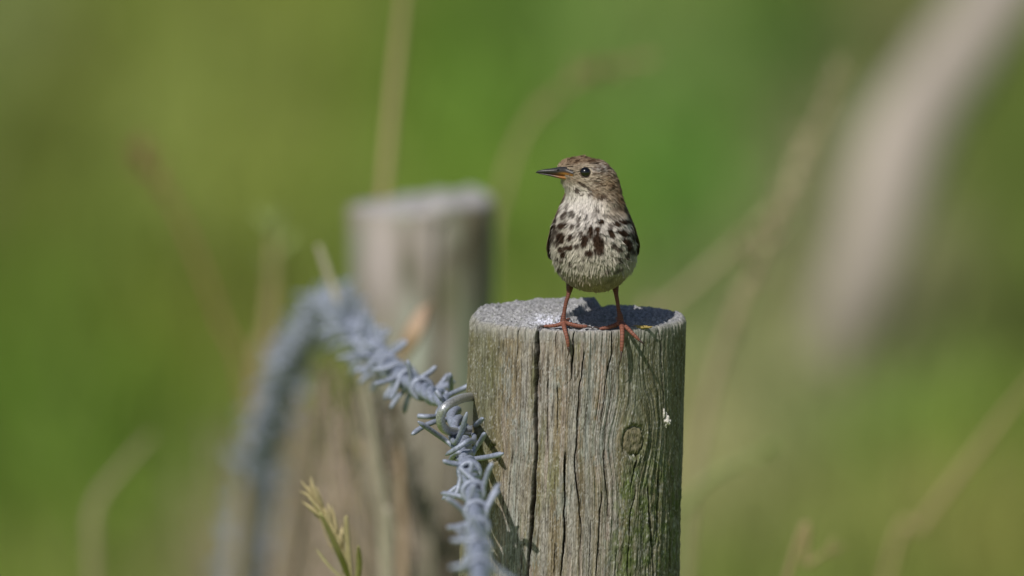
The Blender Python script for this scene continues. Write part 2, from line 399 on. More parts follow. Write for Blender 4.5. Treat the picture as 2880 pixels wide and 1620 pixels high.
    xs = X+(post_axis(P1[2]*0+Z)-P1[0])
    V = np.stack([xs, Y, Z], -1).reshape(-1, 3)
    nr = RR.shape[0]
    i = np.arange(nr-1)[:, None]*nc; j = np.arange(nc)[None]; j2 = (j+1) % nc
    Q = np.stack([i+j, i+j2, i+nc+j2, i+nc+j], -1).reshape(-1, 4)
    V = np.vstack([V, [[0, 0, V[-1, 2]]]]); jj = np.arange(nc); b = (nr-1)*nc
    T = np.stack([b+jj, b+(jj+1) % nc, np.full(nc, len(V)-1)], -1)
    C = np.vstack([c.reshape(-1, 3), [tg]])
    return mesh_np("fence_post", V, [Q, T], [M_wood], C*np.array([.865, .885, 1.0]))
post1 = link("fence_post", build_post1(), label="round weathered post in sharp focus with the bird on top", cat="fence post", group="fence posts along the wire")
post1.location = P1

# second post, farther along the fence and out of focus
D2 = 9.62
P2 = at(1186, 560, D2); R2 = 203*S0*D2/8
def build_post2():
    nc = 220; ph = np.linspace(-np.pi, np.pi, nc, endpoint=False)
    zs = np.concatenate([np.linspace(-P2[2]-.08, -.3, 10, endpoint=False), np.linspace(-.3, -.004, 130)])
    rows_r = [np.full(nc, R2) for z in zs]; rows_z = [np.full(nc, z) for z in zs]
    for a in np.linspace(0, np.pi/2, 6)[1:]: rows_r.append(np.full(nc, R2-.004+.004*math.cos(a))); rows_z.append(np.full(nc, -.004+.004*math.sin(a)))
    for r in np.linspace(1, 0, 24)[1:-1]: rows_r.append(np.full(nc, (R2-.004)*r)); rows_z.append(np.zeros(nc))
    RR = np.array(rows_r); ZZ = np.array(rows_z); PH = np.broadcast_to(ph, RR.shape); A = PH*R2*1000; zm = ZZ*1000
    side = (np.arange(len(rows_r)) < len(zs))[:, None]
    RR = RR+side*(.0012*noise(A*.05, zm*.01, seed=61)+.0006*noise(A*.5, zm*.02, seed=62)-.006*np.exp(-((A-12-.02*zm)/2.4)**2)*(zm < -10))
    X = RR*np.sin(PH); Y = -RR*np.cos(PH); ZZ = ZZ+(~side)*(-.006*sstep(.004, -.03, X)+.004*fbm(X*60, Y*60, seed=69)+.0009*fbm(X*400, Y*400, seed=63)+.002*(X > .005))
    pale = lin(174, 164, 154); gre = lin(132, 142, 116); bro = lin(112, 100, 80); lic = lin(168, 178, 160); olv = lin(112, 114, 82)
    c = np.broadcast_to(lin(138, 132, 116), RR.shape+(3,)).copy()
    def mix(c, col, w): return c+(col-c)*np.clip(w, 0, 1)[..., None]
    c = mix(c, gre, .8*sstep(-.1, .5, fbm(A*.035, zm*.02, seed=64)))
    c = mix(c, bro, .8*sstep(.1, .5, fbm(A*.05, zm*.018, seed=65)))
    c = mix(c, pale, np.exp(-((A+27)/15)**2-((zm+25)/38)**2)*1.1)
    c = mix(c, pale, .8*np.exp(-((A-6)/12)**2-((zm+16)/30)**2))
    c = mix(c, lic, .8*np.exp(-((A+6)/9)**2-((zm+85)/30)**2))
    c = mix(c, olv*.8, .9*np.exp(-((A-18)/10)**2-((zm+52)/24)**2)); c = mix(c, olv*.6, .8*np.exp(-((A+9)/5)**2-((zm+38)/14)**2))
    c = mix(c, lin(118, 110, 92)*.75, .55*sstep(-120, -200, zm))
    c = mix(c, lin(60, 62, 44), .8*np.exp(-((A-38-2*noise(zm*.03, 4.4, seed=67))/5.5)**2)*sstep(-8, -20, zm)); c = mix(c, bro*.6, .7*sstep(.3, .6, fbm(A*.06, zm*.03, seed=68)))  # dark band down the right: the post's shaded side painted into the colour
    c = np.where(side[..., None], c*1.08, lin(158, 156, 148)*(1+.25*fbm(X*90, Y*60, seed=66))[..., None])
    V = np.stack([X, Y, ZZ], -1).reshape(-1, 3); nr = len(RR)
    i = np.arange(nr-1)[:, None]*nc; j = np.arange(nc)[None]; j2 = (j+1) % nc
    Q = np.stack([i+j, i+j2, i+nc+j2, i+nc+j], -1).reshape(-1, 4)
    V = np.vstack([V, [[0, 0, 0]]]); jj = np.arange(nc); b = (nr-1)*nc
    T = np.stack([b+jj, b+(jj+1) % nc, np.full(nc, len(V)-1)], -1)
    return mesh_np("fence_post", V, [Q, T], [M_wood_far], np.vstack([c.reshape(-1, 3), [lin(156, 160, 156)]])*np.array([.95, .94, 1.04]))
post2 = link("fence_post", build_post2(), label="blurred grey fence post farther back, left of the bird", cat="fence post", group="fence posts along the wire")
post2.location = P2; post2.rotation_euler = (0, math.radians(-.6), 0)

# ------------------------------------------------------------------ barbed wire
WP = [at(1400, 2400, 5.9), at(1366, 1850, 6.95), at(1353, 1640, 7.34), at(1338, 1430, 7.74), at(1308, 1275, 7.97), at(1283, 1185, 8.05), at(1262, 1138, 8.10),
      at(1190, 1095, 8.19), at(1100, 1035, 8.38), at(1020, 955, 8.72), at(962, 890, 9.12), at(926, 846, 9.44), at(884, 905, 9.62), at(820, 1020, 9.84), at(768, 1210, 10.1),
      at(735, 1400, 10.35), at(700, 1640, 10.6), at(610, 2300, 11.4)]
WIRE = smooth_path(WP, 2600)
WL = np.concatenate([[0], np.cumsum(np.linalg.norm(np.diff(WIRE, axis=0), axis=1))])
WT, WN, WB = frames(WIRE)
wire = empty("barbed_wire", at(1283, 1185, 8.05), "bluish galvanised barbed wire stapled to the sharp post's left side", "barbed wire")
W0 = np.array(wire.location)
RS = .0022
for k in (0, 1):
    a = WL/.046*2*np.pi+k*np.pi
    P = WIRE+RS*1.02*(np.cos(a)[:, None]*WN+np.sin(a)[:, None]*WB)-W0
    V, Q, T = tube(P, RS, 9)
    link("strand", mesh_np("strand", V, [Q, T], [M_wire]), wire)

def barb_mesh(seed):
    """four points: two short wires, each wound twice round the twisted pair"""
    r = random.Random(seed); bag = Bag()
    for k in (0, 1):
        a0 = r.uniform(0, 6.28); turns = 1.55+r.uniform(-.1, .25); rc = .0052; z0 = -.0028+.0032*k
        t = np.linspace(0, 1, 34); a = a0+t*turns*2*np.pi; z = z0+(t-.5)*.0064
        P = np.stack([rc*np.cos(a), rc*np.sin(a), z], -1)
        ends = []
        for s, e in ((0, -1), (-1, 1)):
            ang = a[s]; tan = np.array([-math.sin(ang), math.cos(ang), 0])*e; radv = np.array([math.cos(ang), math.sin(ang), 0])
            d = tan*r.uniform(.6, 1.0)+radv*r.uniform(.45, .9)+np.array([0, 0, r.uniform(-.55, .55)]); d /= np.linalg.norm(d)
            l = r.uniform(.010, .0165); q = np.linspace(0, 1, 8)[1:]
            curve = tan[None]*(q*(1-q)*.004)[:, None]
            ends.append(P[s]+d*(l*q)[:, None]+curve)
        P = np.vstack([ends[0][::-1], P, ends[1]])
        R = np.full(len(P), .00138); R[0] = R[-1] = .0005; R[1] = R[-2] = .0012
        P[0] = P[1]+(P[0]-P[1])*.9
        bag.tube(P, R, 8)
    return bag.mesh("barb", [M_wire])
BARB = [barb_mesh(s) for s in (3, 8, 12, 21, 34)]
def put_barb(s, k, roll, me=None):
    i = int(np.searchsorted(WL, s)); i = min(max(i, 1), len(WIRE)-2)
    R = Matrix((WN[i], WB[i], WT[i])).transposed().to_4x4()
    o = link("barb", me or BARB[k % len(BARB)], wire)
    o.matrix_local = Matrix.Translation(Vector(WIRE[i]-W0)) @ R @ Matrix.Rotation(roll, 4, 'Z')
    return o
i_st = int(np.argmin(np.linalg.norm(WIRE-at(1283, 1185, 8.05), axis=1))); S_ST = WL[i_st]
for n, ds in enumerate([-1.75, -1.5, -1.25, -1.05, -.9, -.76, -.63, -.52, -.42, -.33, -.245, -.16, .16, .225, .29, .35]+[.40+.05*q for q in range(22)]+[1.5+.036*q for q in range(52)]):
    put_barb(S_ST+ds+random.uniform(-.012, .012), n*3+1+n//5, n*2.399+random.uniform(-.4, .4))
# a second, slacker wire falling away beyond the far post
W2 = smooth_path([at(925, 868, 9.45), at(870, 925, 9.6), at(785, 1060, 9.85), at(722, 1240, 10.1), at(690, 1420, 10.3), at(655, 1640, 10.55), at(560, 2300, 11.3)], 1200)
L2 = np.concatenate([[0], np.cumsum(np.linalg.norm(np.diff(W2, axis=0), axis=1))]); T2, N2, B2 = frames(W2)
wire2 = empty("barbed_wire", W2[0], "very blurred slack barbed wire falling from the far post to the lower left", "barbed wire")
for k in (0, 1):
    a = L2/.05*2*np.pi+k*np.pi; P = W2+RS*1.02*(np.cos(a)[:, None]*N2+np.sin(a)[:, None]*B2)-W2[0]
    V, Q, T = tube(P, RS, 7); link("strand", mesh_np("strand", V, [Q, T], [M_wire]), wire2)
for n in range(34):
    i = int(np.searchsorted(L2, .05+n*.042)); i = min(i, 1190)
    o = link("barb", BARB[n % 5], wire2)
    o.matrix_local = Matrix.Translation(Vector(W2[i]-W2[0])) @ Matrix((N2[i], B2[i], T2[i])).transposed().to_4x4() @ Matrix.Rotation(n*2.1, 4, 'Z')
# the two barbs at the staple, bent as in the photograph: each a short wire through given points
def bent_barb(lines, r=.00138):
    bag = Bag()
    for pts in lines:
        P = smooth_path([at(*p) for p in pts], 40)-W0
        R = np.full(len(P), r); R[0] = R[-1] = .0005; R[1] = R[-2] = r*.9
        bag.tube(P, R, 9)
    link("barb", bag.mesh("barb", [M_wire]), wire)
bent_barb([[(1176, 1186, 8.0), (1215, 1212, 8.01), (1262, 1245, 8.02), (1285, 1262, 8.0), (1318, 1245, 7.965), (1333, 1235, 7.99), (1328, 1220, 8.05), (1290, 1205, 8.07), (1268, 1222, 8.03), (1280, 1246, 7.98), (1298, 1215, 7.965), (1313, 1160, 7.955)],
           [(1158, 1222, 8.05), (1200, 1195, 8.06), (1252, 1180, 8.07), (1300, 1190, 8.09), (1322, 1206, 8.07), (1345, 1190, 8.02), (1358, 1177, 7.99)]])
bent_barb([[(1254, 1280, 7.95), (1290, 1258, 7.945), (1318, 1240, 7.95), (1338, 1246, 7.99), (1338, 1262, 8.03), (1300, 1272, 8.04), (1278, 1284, 7.99), (1300, 1294, 7.95), (1345, 1290, 7.94), (1385, 1283, 7.93), (1416, 1275, 7.925)],
           [(1266, 1302, 7.98), (1272, 1286, 7.965), (1290, 1272, 7.955), (1322, 1284, 7.96), (1336, 1262, 7.965), (1352, 1240, 7.96), (1364, 1218, 7.95)]])
bent_barb([[(1222, 1192, 8.1), (1232, 1160, 8.1), (1240, 1140, 8.11), (1222, 1115, 8.14), (1240, 1098, 8.16), (1262, 1110, 8.16), (1268, 1090, 8.15), (1266, 1050, 8.14)],
           [(1262, 1050, 8.2), (1240, 1080, 8.2), (1214, 1105, 8.2), (1200, 1125, 8.19), (1228, 1135, 8.15), (1262, 1112, 8.13), (1300, 1094, 8.12), (1322, 1083, 8.12)],
           [(1173, 1170, 8.08), (1205, 1172, 8.08), (1235, 1170, 8.09), (1262, 1150, 8.1)], [(1226, 1098, 8.09), (1240, 1118, 8.09), (1256, 1136, 8.1)]])

# staple driven into the post over the wire
sp = smooth_path([at(1362, 1112, 8.075), at(1334, 1115, 8.05), at(1298, 1121, 8.012), at(1258, 1140, 7.99), at(1240, 1168, 7.99), at(1243, 1197, 7.995), at(1262, 1212, 8.005), at(1300, 1216, 8.03), at(1352, 1214, 8.07)], 60)
V, Q, T = tube(sp-P1, .0024, 12); link("staple", mesh_np("staple", V, [Q, T], [M_staple]), post1)
s2 = smooth_path([at(1020, 858, 9.44), at(950, 845, 9.40), at(905, 850, 9.40), at(905, 880, 9.41), at(960, 890, 9.43), at(1030, 884, 9.46)], 40)
V, Q, T = tube(s2-P2, .0020, 8); st2 = link("staple", mesh_np("staple", V, [Q, T], [M_staple]), post2)
st2.matrix_parent_inverse = Matrix.Rotation(math.radians(.6), 4, 'Y')

def blob(center, ax, seed, m, name, parent, amp=.35):
    u = np.linspace(0, np.pi, 22); v = np.linspace(0, 2*np.pi, 30, endpoint=False)
    U, Vv = np.meshgrid(u, v, indexing='ij'); D = np.stack([np.sin(U)*np.cos(Vv), np.sin(U)*np.sin(Vv), np.cos(U)], -1)
    r = 1+amp*fbm(D[..., 0]*2.3, D[..., 1]*2.3, D[..., 2]*2.3, seed=seed, o=3)
    P = (D*r[..., None]*np.array(ax)).reshape(-1, 3)+center
    i = np.arange(21)[:, None]*30; j = np.arange(30)[None]
    Q = np.stack([i+j, i+30+j, i+30+(j+1) % 30, i+(j+1) % 30], -1).reshape(-1, 4)
    return link(name, mesh_np(name, P, Q, [m]), parent)
def surf(px, py):
    a, z = path_on_post([(px, py)])[0]
    return np.array([R1*math.sin(a/1000/R1)+z/1000*.031, -R1*math.cos(a/1000/R1)*(1-z/1000*.12), z/1000])
blob(surf(1873, 1183)+[0, -.0006, 0], (.0022, .0013, .0034), 71, M_drop, "dropping", post1, .8)
blob(surf(1866, 1163)+[0, -.0004, 0], (.0009, .0007, .0022), 72, M_drop, "dropping", post1, .6)
blob(surf(1805, 925)+[0, .0016, .0006], (.0048, .0014, .0009), 73, M_lichen, "lichen", post1, .7)

# ------------------------------------------------------------------ the bird
YF = -.046                                    # world y of the feet
TOPZ = P1[2]
# horizontal slices: photograph row, left and right outline, front and back (mm from the feet plane, minus = towards the lens)
SL = np.array([
 (811, 1660, 1690, -4, 22), (808, 1645, 1706, -9, 27), (803, 1628, 1720, -14, 31), (795, 1608, 1737, -18, 35), (786, 1592, 1750, -21, 38), (770, 1577, 1765, -24, 41), (752, 1566, 1778, -26, 42),
 (730, 1558, 1785, -27, 42), (713, 1555, 1786, -27.5, 41), (690, 1554, 1784, -27.5, 39), (660, 1557, 1779, -26.5, 35), (631, 1563, 1773, -24.5, 30),
 (610, 1571, 1765, -22, 25), (590, 1580, 1757, -19.5, 20), (575, 1588, 1751, -17.5, 17), (560, 1594, 1748, -16, 14), (546, 1595, 1746, -15, 12.5),
 (530, 1590, 1743, -14.2, 11.2), (515, 1582, 1738, -13.6, 10), (505, 1577, 1735, -13.2, 9.2), (495, 1572, 1731, -12.9, 8.6), (485, 1569, 1727, -12.4, 8),
 (475, 1569, 1720, -11.6, 7.4), (465, 1573, 1710, -10.4, 6.5), (456, 1584, 1698, -8.8, 5.2), (449, 1600, 1680, -7, 3.6), (444, 1616, 1660, -4.8, 1.5), (441.5, 1632, 1645, -2.4, -.6)])
def slice_rows(n=150):
    t = np.linspace(0, 1, len(SL)); tt = np.linspace(0, 1, n)
    return np.stack([np.interp(tt, t, SL[:, k]) for k in range(5)], -1)
def torso():
    S_ = slice_rows(150)
    for _ in range(6): S_[1:-1] = .25*S_[:-2]+.5*S_[1:-1]+.25*S_[2:]
    k = 96; a = np.linspace(0, 2*np.pi, k, endpoint=False); rows = []
    for py, xl, xr, yf, yb in S_:
        yc = YF+(yf+yb)/2000; b = (yb-yf)/2000
        pl, pr = aty(xl, py, yc), aty(xr, py, yc)
        cx, ax = (pl[0]+pr[0])/2, (pr[0]-pl[0])/2; z = pl[2]
        ca, sa = np.cos(a), np.sin(a); e = .92
        rows.append(np.stack([cx+ax*np.sign(ca)*np.abs(ca)**e, yc+b*np.sign(sa)*np.abs(sa)**e, np.full(k, z)], -1))
    V = np.array(rows).reshape(-1, 3); n = len(rows)
    i = np.arange(n-1)[:, None]*k; j = np.arange(k)[None]
    Q = np.stack([i+j, i+(j+1) % k, i+k+(j+1) % k, i+k+j], -1).reshape(-1, 4)
    V = np.vstack([V, rows[0].mean(0)-[0, 0, .0003], rows[-1].mean(0)+[0, 0, .0003]]); jj = np.arange(k)
    T = np.vstack([np.stack([np.full(k, n*k), (jj+1) % k, jj], -1), np.stack([np.full(k, n*k+1), (n-1)*k+jj, (n-1)*k+(jj+1) % k], -1)])
    c0 = V.mean(0); d_ = V-c0; d_ /= np.linalg.norm(d_, axis=1)[:, None]
    V = V+d_*(.0007*fbm(V[:, 0]*150, V[:, 1]*150, V[:, 2]*85, seed=95, o=2)+.00025*noise(V[:, 0]*420, V[:, 1]*420, V[:, 2]*200, seed=96))[:, None]
    return V, Q, T
PX = S0
YL, YR = YF-.0015, YF+.0015
def B(px, py, dy): return aty(px, py, YF+dy/1000)
LEG = []   # (points, radii px)
def leg(pts, rad): LEG.append((smooth_path([B(*p) for p in pts], 60), np.interp(np.linspace(0, 1, 60), np.linspace(0, 1, len(rad)), rad)*PX*1.24))
# viewer's left leg, then its toes
leg([(1612, 772, 6), (1604, 800, 2), (1599, 828, -.5), (1592, 851, -1), (1587, 877, -1.5), (1584, 897, -2), (1585, 910, -2.2)], [14, 10, 4.9, 4.8, 4.6, 6.6, 7.8])
leg([(1585, 908, -2.2), (1570, 914, -3.2), (1550, 917, -3.6), (1535, 917, -3.6), (1527, 919, -3.8)], [6.2, 4.8, 4.4, 3.6, 2.2])
leg([(1587, 908, -2.2), (1604, 912, -3), (1626, 917, -3.4), (1647, 918, -3.6), (1652, 919, -3.6)], [6.2, 5.2, 4.8, 4.2, 2.6])
leg([(1585, 910, -2.4), (1587, 922, -8.4), (1592, 940, -11.2), (1597, 964, -12.0), (1598, 982, -11.6)], [6.4, 5.4, 4.8, 4.6, 2.6])
leg([(1586, 905, -1.8), (1592, 903, 3), (1598, 899, 9), (1601, 897, 13)], [5.5, 4.8, 4.2, 2.5])
# right leg and toes
leg([(1722, 772, 7), (1729, 798, 3.5), (1733, 828, 1.2), (1737, 851, .8), (1740, 873, .4), (1744, 889, .2), (1745, 907, 0)], [13.5, 9.6, 5.1, 4.6, 4.6, 7.0, 8.0])
leg([(1744, 906, 0), (1732, 914, -1.2), (1710, 921, -2.6), (1692, 924, -3.2), (1684, 925, -3.2)], [6.2, 5.4, 4.8, 4.2, 2.6])
leg([(1746, 908, -.4), (1749, 922, -5.4), (1750, 945, -9.2), (1749, 974, -10.4), (1748, 994, -10.2)], [6.6, 5.8, 5.3, 5.0, 3.0])
leg([(1747, 907, -.2), (1759, 918, -3.2), (1775, 934, -7.4), (1791, 950, -8.6), (1801, 960, -8.4)], [6.2, 5.2, 4.7, 4.2, 2.4])
leg([(1744, 902, .4), (1740, 900, 5), (1736, 896, 11), (1734, 894, 15)], [5.5, 4.8, 4.2, 2.5])
CLAW = [[(1529, 918, -3.8), (1521, 918, -4.0), (1514, 924, -4.2)], [(1650, 918, -3.6), (1661, 920, -4), (1669, 925, -4.6)], [(1598, 976, -12.0), (1600, 992, -12.2), (1596, 1006, -10.6)],
        [(1686, 924, -3.2), (1674, 920, -3.8), (1664, 924, -4.4)], [(1748, 988, -10.6), (1746, 1010, -11.2), (1740, 1034, -9.4)], [(1798, 957, -8.8), (1808, 965, -9.2), (1814, 975, -7.8)],
        [(1600, 897, 12), (1603, 896, 20), (1604, 899, 25)], [(1734, 894, 14), (1732, 893, 22), (1732, 896, 27)]]

SPOT = [  # x, y, rx, ry, tilt (deg), strength in the 1317 px enlargement of the bird
 (490, 670, 16, 34, -20, .8), (415, 680, 15, 40, 25, .9), (395, 775, 45, 18, -15, 1), (490, 785, 15, 22, 15, .9), (550, 745, 15, 52, 0, .8), (755, 745, 24, 22, 0, 1), (320, 790, 17, 25, 0, 1),
 (385, 875, 32, 30, 0, 1), (390, 915, 26, 22, 0, 1), (470, 885, 15, 30, 25, 1), (575, 860, 13, 24, 0, .9), (605, 915, 30, 60, 20, 1), (665, 830, 20, 58, 0, 1), (725, 820, 24, 30, 0, 1), (735, 940, 46, 95, -12, 1), (740, 1000, 36, 45, 0, .95),
 (650, 1030, 34, 26, 0, 1), (905, 760, 30, 17, 20, 1), (845, 785, 22, 20, 0, .8), (855, 850, 18, 46, -32, 1), (985, 740, 50, 13, 0, 1), (955, 835, 45, 20, 12, 1), (990, 860, 35, 12, 0, 1), (1000, 930, 46, 24, 35, 1), (1025, 985, 24, 22, 0, 1),
 (880, 965, 18, 22, 0, .9), (930, 1000, 30, 16, 20, .9), (1005, 1055, 13, 24, 15, .9), (1060, 1025, 20, 13, -25, .9), (385, 995, 16, 20, 0, 1), (440, 980, 22, 16, -20, 1), (410, 1035, 14, 38, 12, 1), (480, 975, 14, 16, 0, 1), (535, 965, 15, 18, 0, .9),
 (350, 1080, 7, 12, 0, .9), (390, 1105, 9, 9, 0, .9), (940, 1095, 10, 20, 0, .9), (370, 1185, 12, 18, -20, .9), (475, 1135, 12, 17, 0, .75), (820, 1200, 22, 18, 0, .6), (920, 1190, 42, 14, -25, .75), (905, 1090, 12, 10, 0, .6),
 (540, 455, 18, 18, 40, .9), (520, 440, 8, 14, 0, .8), (585, 490, 10, 8, 0, .7), (655, 490, 24, 8, 10, .8), (585, 392, 40, 6, 32, .85), (645, 432, 36, 5, 40, .8), (780, 515, 36, 15, -10, .8), (735, 515, 20, 9, 10, .7), (725, 625, 13, 34, -15, .75), (690, 680, 22, 26, 0, .45),
 (620, 705, 12, 38, 0, .5), (330, 720, 14, 30, 25, .9), (560, 1165, 46, 14, 0, .35), (600, 1085, 10, 18, 0, .5), (660, 1100, 9, 14, 0, .4), (350, 830, 10, 20, 10, .9), (440, 600, 10, 26, 25, .6), (870, 700, 40, 14, 15, .6), (910, 620, 40, 16, 10, .55), (800, 690, 20, 14, 0, .5),
 (350, 650, 12, 34, 30, .9), (318, 850, 12, 40, 5, .9), (345, 940, 14, 30, 0, .9), (960, 555, 34, 12, 20, .6), (1000, 640, 34, 12, 30, .75), (1040, 700, 30, 12, 40, .85), (1055, 770, 14, 30, -10, .9), (300, 900, 14, 40, 0, .9), (430, 760, 10, 30, 20, .5), (620, 800, 9, 30, 0, .6), (520, 860, 8, 20, 10, .5), (790, 850, 9, 26, -10, .5), (800, 930, 9, 18, 0, .5), (550, 1050, 9, 16, 0, .5), (860, 1040, 10, 16, 0, .5), (700, 640, 8, 24, 0, .4), (590, 640, 7, 22, 0, .35),
 (1050, 830, 12, 26, 0, .9), (1060, 890, 12, 34, -10, .9), (855, 425, 26, 10, -10, .5), (770, 395, 14, 6, 0, .4), (780, 260, 18, 12, 20, .5), (690, 185, 34, 9, 15, .45), (530, 1240, 50, 7, 25, .35), (850, 1280, 50, 8, -35, .35)]
def zoomco(P):
    """feather map coordinates of world points near the bird: enlargement x, y"""
    d = P-CAM; t = d@FWD
    px = 1440+(d@RIGHT)/t*8/S0; py = 810-(d@UP)/t*8/S0
    return (px-1460)*3.2925, (py-400)*3.2925
def mixc(c, col, w): return c+(np.asarray(col)-c)*np.clip(w, 0, 1)[..., None]
def plumage_color(P, nrm, jit=0.0):
    x, y = zoomco(P); x = x+12*fbm(P[:, 0]*700, P[:, 2]*500, P[:, 1]*500, seed=81)+jit*6; y = y+12*fbm(P[:, 0]*700, P[:, 2]*500, P[:, 1]*500, seed=82)
    white = np.array([.60, .555, .51]); buff = np.array([.36, .30, .22]); grey = np.array([.40, .37, .33]); brown = np.array([.20, .135, .085]); dk = np.array([.034, .019, .0115])
    c = np.broadcast_to(white, (len(P), 3)).copy()
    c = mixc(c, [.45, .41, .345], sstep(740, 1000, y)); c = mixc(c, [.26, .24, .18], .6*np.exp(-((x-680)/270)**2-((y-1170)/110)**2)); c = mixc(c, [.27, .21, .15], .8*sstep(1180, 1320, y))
    c = mixc(c, buff, .75*np.exp(-((x-880)/130)**2-((y-640)/110)**2)); c = mixc(c, brown*1.3, .8*np.exp(-((x-960)/80)**2-((y-600)/100)**2))
    c = mixc(c, buff, .45*np.exp(-((x-390)/80)**2-((y-830)/160)**2))
    c = mixc(c, [.52, .48, .42], .5*np.exp(-((x-560)/120)**2-((y-480)/70)**2))
    # head
    hd = sstep(570, 430, y-.36*(x-650)+40*noise(x*.02, y*.01, seed=87))
    hc = np.broadcast_to(np.array([.37, .32, .26]), c.shape).copy()
    
    hc = mixc(hc, [.52, .48, .42], np.exp(-((x-675)/85)**2-((y-365)/48)**2))
    hc = mixc(hc, [.33, .25, .17], .8*np.exp(-((x-830)/60)**2-((y-380)/70)**2))
    hc = mixc(hc, [.42, .42, .43], np.exp(-((x-740)/100)**2-((y-240)/42)**2))
    st = noise(x*.035+y*.03, y*.11-x*.02, seed=83)
    hc = mixc(hc, brown*1.25, .65*sstep(235, 185, y+.12*np.abs(x-520))); hc = mixc(hc, [.42, .33, .24], .85*np.exp(-((x-400)/45)**2-((y-235)/45)**2))
    hc = mixc(hc, dk*2, .8*sstep(.05, .4, st)*sstep(285, 200, y)*sstep(360, 430, x))
    hc = mixc(hc, dk*2.2, .75*sstep(.0, .4, noise(x*.03, y*.09+x*.03, seed=86))*sstep(600, 720, x))
    hc = mixc(hc, [.60, .54, .46], .9*np.exp(-((x-650)/85)**2-((y-214)/17)**2))
    hc = mixc(hc, [.17, .15, .12], .7*np.exp(-((x-500)/50)**2-((y-285)/30)**2))
    q = np.sqrt(((x-612)/57)**2+((y-281)/53)**2); hc = mixc(hc, [.56, .51, .42], .75*np.exp(-((q-1.05)/.12)**2)); hc = mixc(hc, dk, .9*sstep(1.0, .86, q))
    hc = mixc(hc, brown*.7, .7*sstep(840, 925, x)); hc = mixc(hc, brown*.9, .35*sstep(.2, .5, noise(x*.045-y*.02, y*.07+x*.02, seed=88)))
    hc = mixc(hc, [.58, .56, .53], .9*sstep(330, 420, y+.25*(450-x))*sstep(700, 560, x-.25*(y-400)))
    c = mixc(c, hc*np.array([.84, .78, .70]), hd)
    s = np.zeros(len(P))
    for sx, sy, rx, ry, a, k in SPOT:
        a = math.radians(a); dx, dy = x-sx, y-sy
        u = dx*math.cos(a)+dy*math.sin(a); v = -dx*math.sin(a)+dy*math.cos(a)
        s = np.maximum(s, k*(1-sstep(.75, 1.2, np.sqrt((u/(rx*1.12+7))**2+(v/(ry*1.08+9))**2))))
    front = sstep(.35, -.05, nrm[:, 1])
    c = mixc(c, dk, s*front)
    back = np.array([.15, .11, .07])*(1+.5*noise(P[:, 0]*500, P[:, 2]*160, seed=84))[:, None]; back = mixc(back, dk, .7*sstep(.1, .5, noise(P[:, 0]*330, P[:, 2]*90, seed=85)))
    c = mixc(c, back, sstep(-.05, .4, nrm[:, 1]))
    return np.clip(c, .01, .9)

# one continuous body: torso, head, legs and toes fused
bag = Bag(); bag.add(*torso())
for p, r in LEG:
    q = np.linspace(0, 1, 60); bag.tube(p, r*(1+.05*np.sin(q*60*2.0)), 12)
tmp = bpy.data.objects.new("tmp", bag.mesh("tmp", [])); COL.objects.link(tmp)
md = tmp.modifiers.new("r", 'REMESH'); md.mode = 'VOXEL'; md.voxel_size = .00036
ms = tmp.modifiers.new("s", 'SMOOTH'); ms.factor = .5; ms.iterations = 3
dg = bpy.context.evaluated_depsgraph_get(); ev = tmp.evaluated_get(dg); em = bpy.data.meshes.new_from_object(ev)
bpy.data.objects.remove(tmp)
nv = len(em.vertices); V = np.empty(nv*3, np.float32); em.vertices.foreach_get("co", V); V = V.reshape(-1, 3).astype(float)
NRM = np.empty(nv*3, np.float32); em.vertex_normals.foreach_get("vector", NRM); NRM = NRM.reshape(-1, 3).astype(float)
nf = len(em.polygons); FQ = np.empty(len(em.loops), np.int32); em.loops.foreach_get("vertex_index", FQ); FQ = FQ.reshape(nf, -1)
AP = np.vstack([p for p, r in LEG]); AR = np.concatenate([r for p, r in LEG]); AS = np.tile(np.linspace(0, 1, 60), len(LEG)); AI = np.repeat(np.arange(len(LEG)), 60)
zlow = B(1670, 790, 0)[2]
legm = np.zeros(nv, bool); cand = np.where(V[:, 2] < zlow)[0]; lcol = np.zeros((nv, 3)); 
D = np.linalg.norm(V[cand][:, None]-AP[None], axis=2); k = D.argmin(1); near = D[np.arange(len(cand)), k] < AR[k]*1.25+.0006
cz = B(1670, 812, 0)[2]
near |= V[cand, 2] < cz-.001
legm[cand[near]] = True
tarsus = np.isin(AI[k], (0, 5)); s = AS[k]
ring = np.sin(np.where(tarsus, V[cand, 2]/.0011, s*13)*2*np.pi)
lc = np.where(tarsus[:, None], np.array([.16, .055, .036])[None], np.array([.225, .083, .054])[None])
lc = lc*(1-.5*sstep(.2, 1, ring))[:, None]
lc = mixc(lc, [.08, .045, .03], sstep(.35, .05, s)*tarsus)
lcol[cand] = lc
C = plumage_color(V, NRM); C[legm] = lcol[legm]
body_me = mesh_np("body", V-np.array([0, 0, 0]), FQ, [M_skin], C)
bpy.data.meshes.remove(em)
BO = B(1665, 920, 0)
bird = empty("bird", BO, "small streaky brown songbird standing on the post, head turned left", "bird")
def bpart(name, me, label=None, parent=None, kind=None):
    o = link(name, me, parent or bird, label, None, None, kind)
    return o
def shift(me):
    n = len(me.vertices); a = np.empty(n*3, np.float32); me.vertices.foreach_get("co", a); a = a.reshape(-1, 3)-BO.astype(np.float32)
    me.vertices.foreach_set("co", a.ravel()); me.update(); return me
bpart("body", shift(body_me))

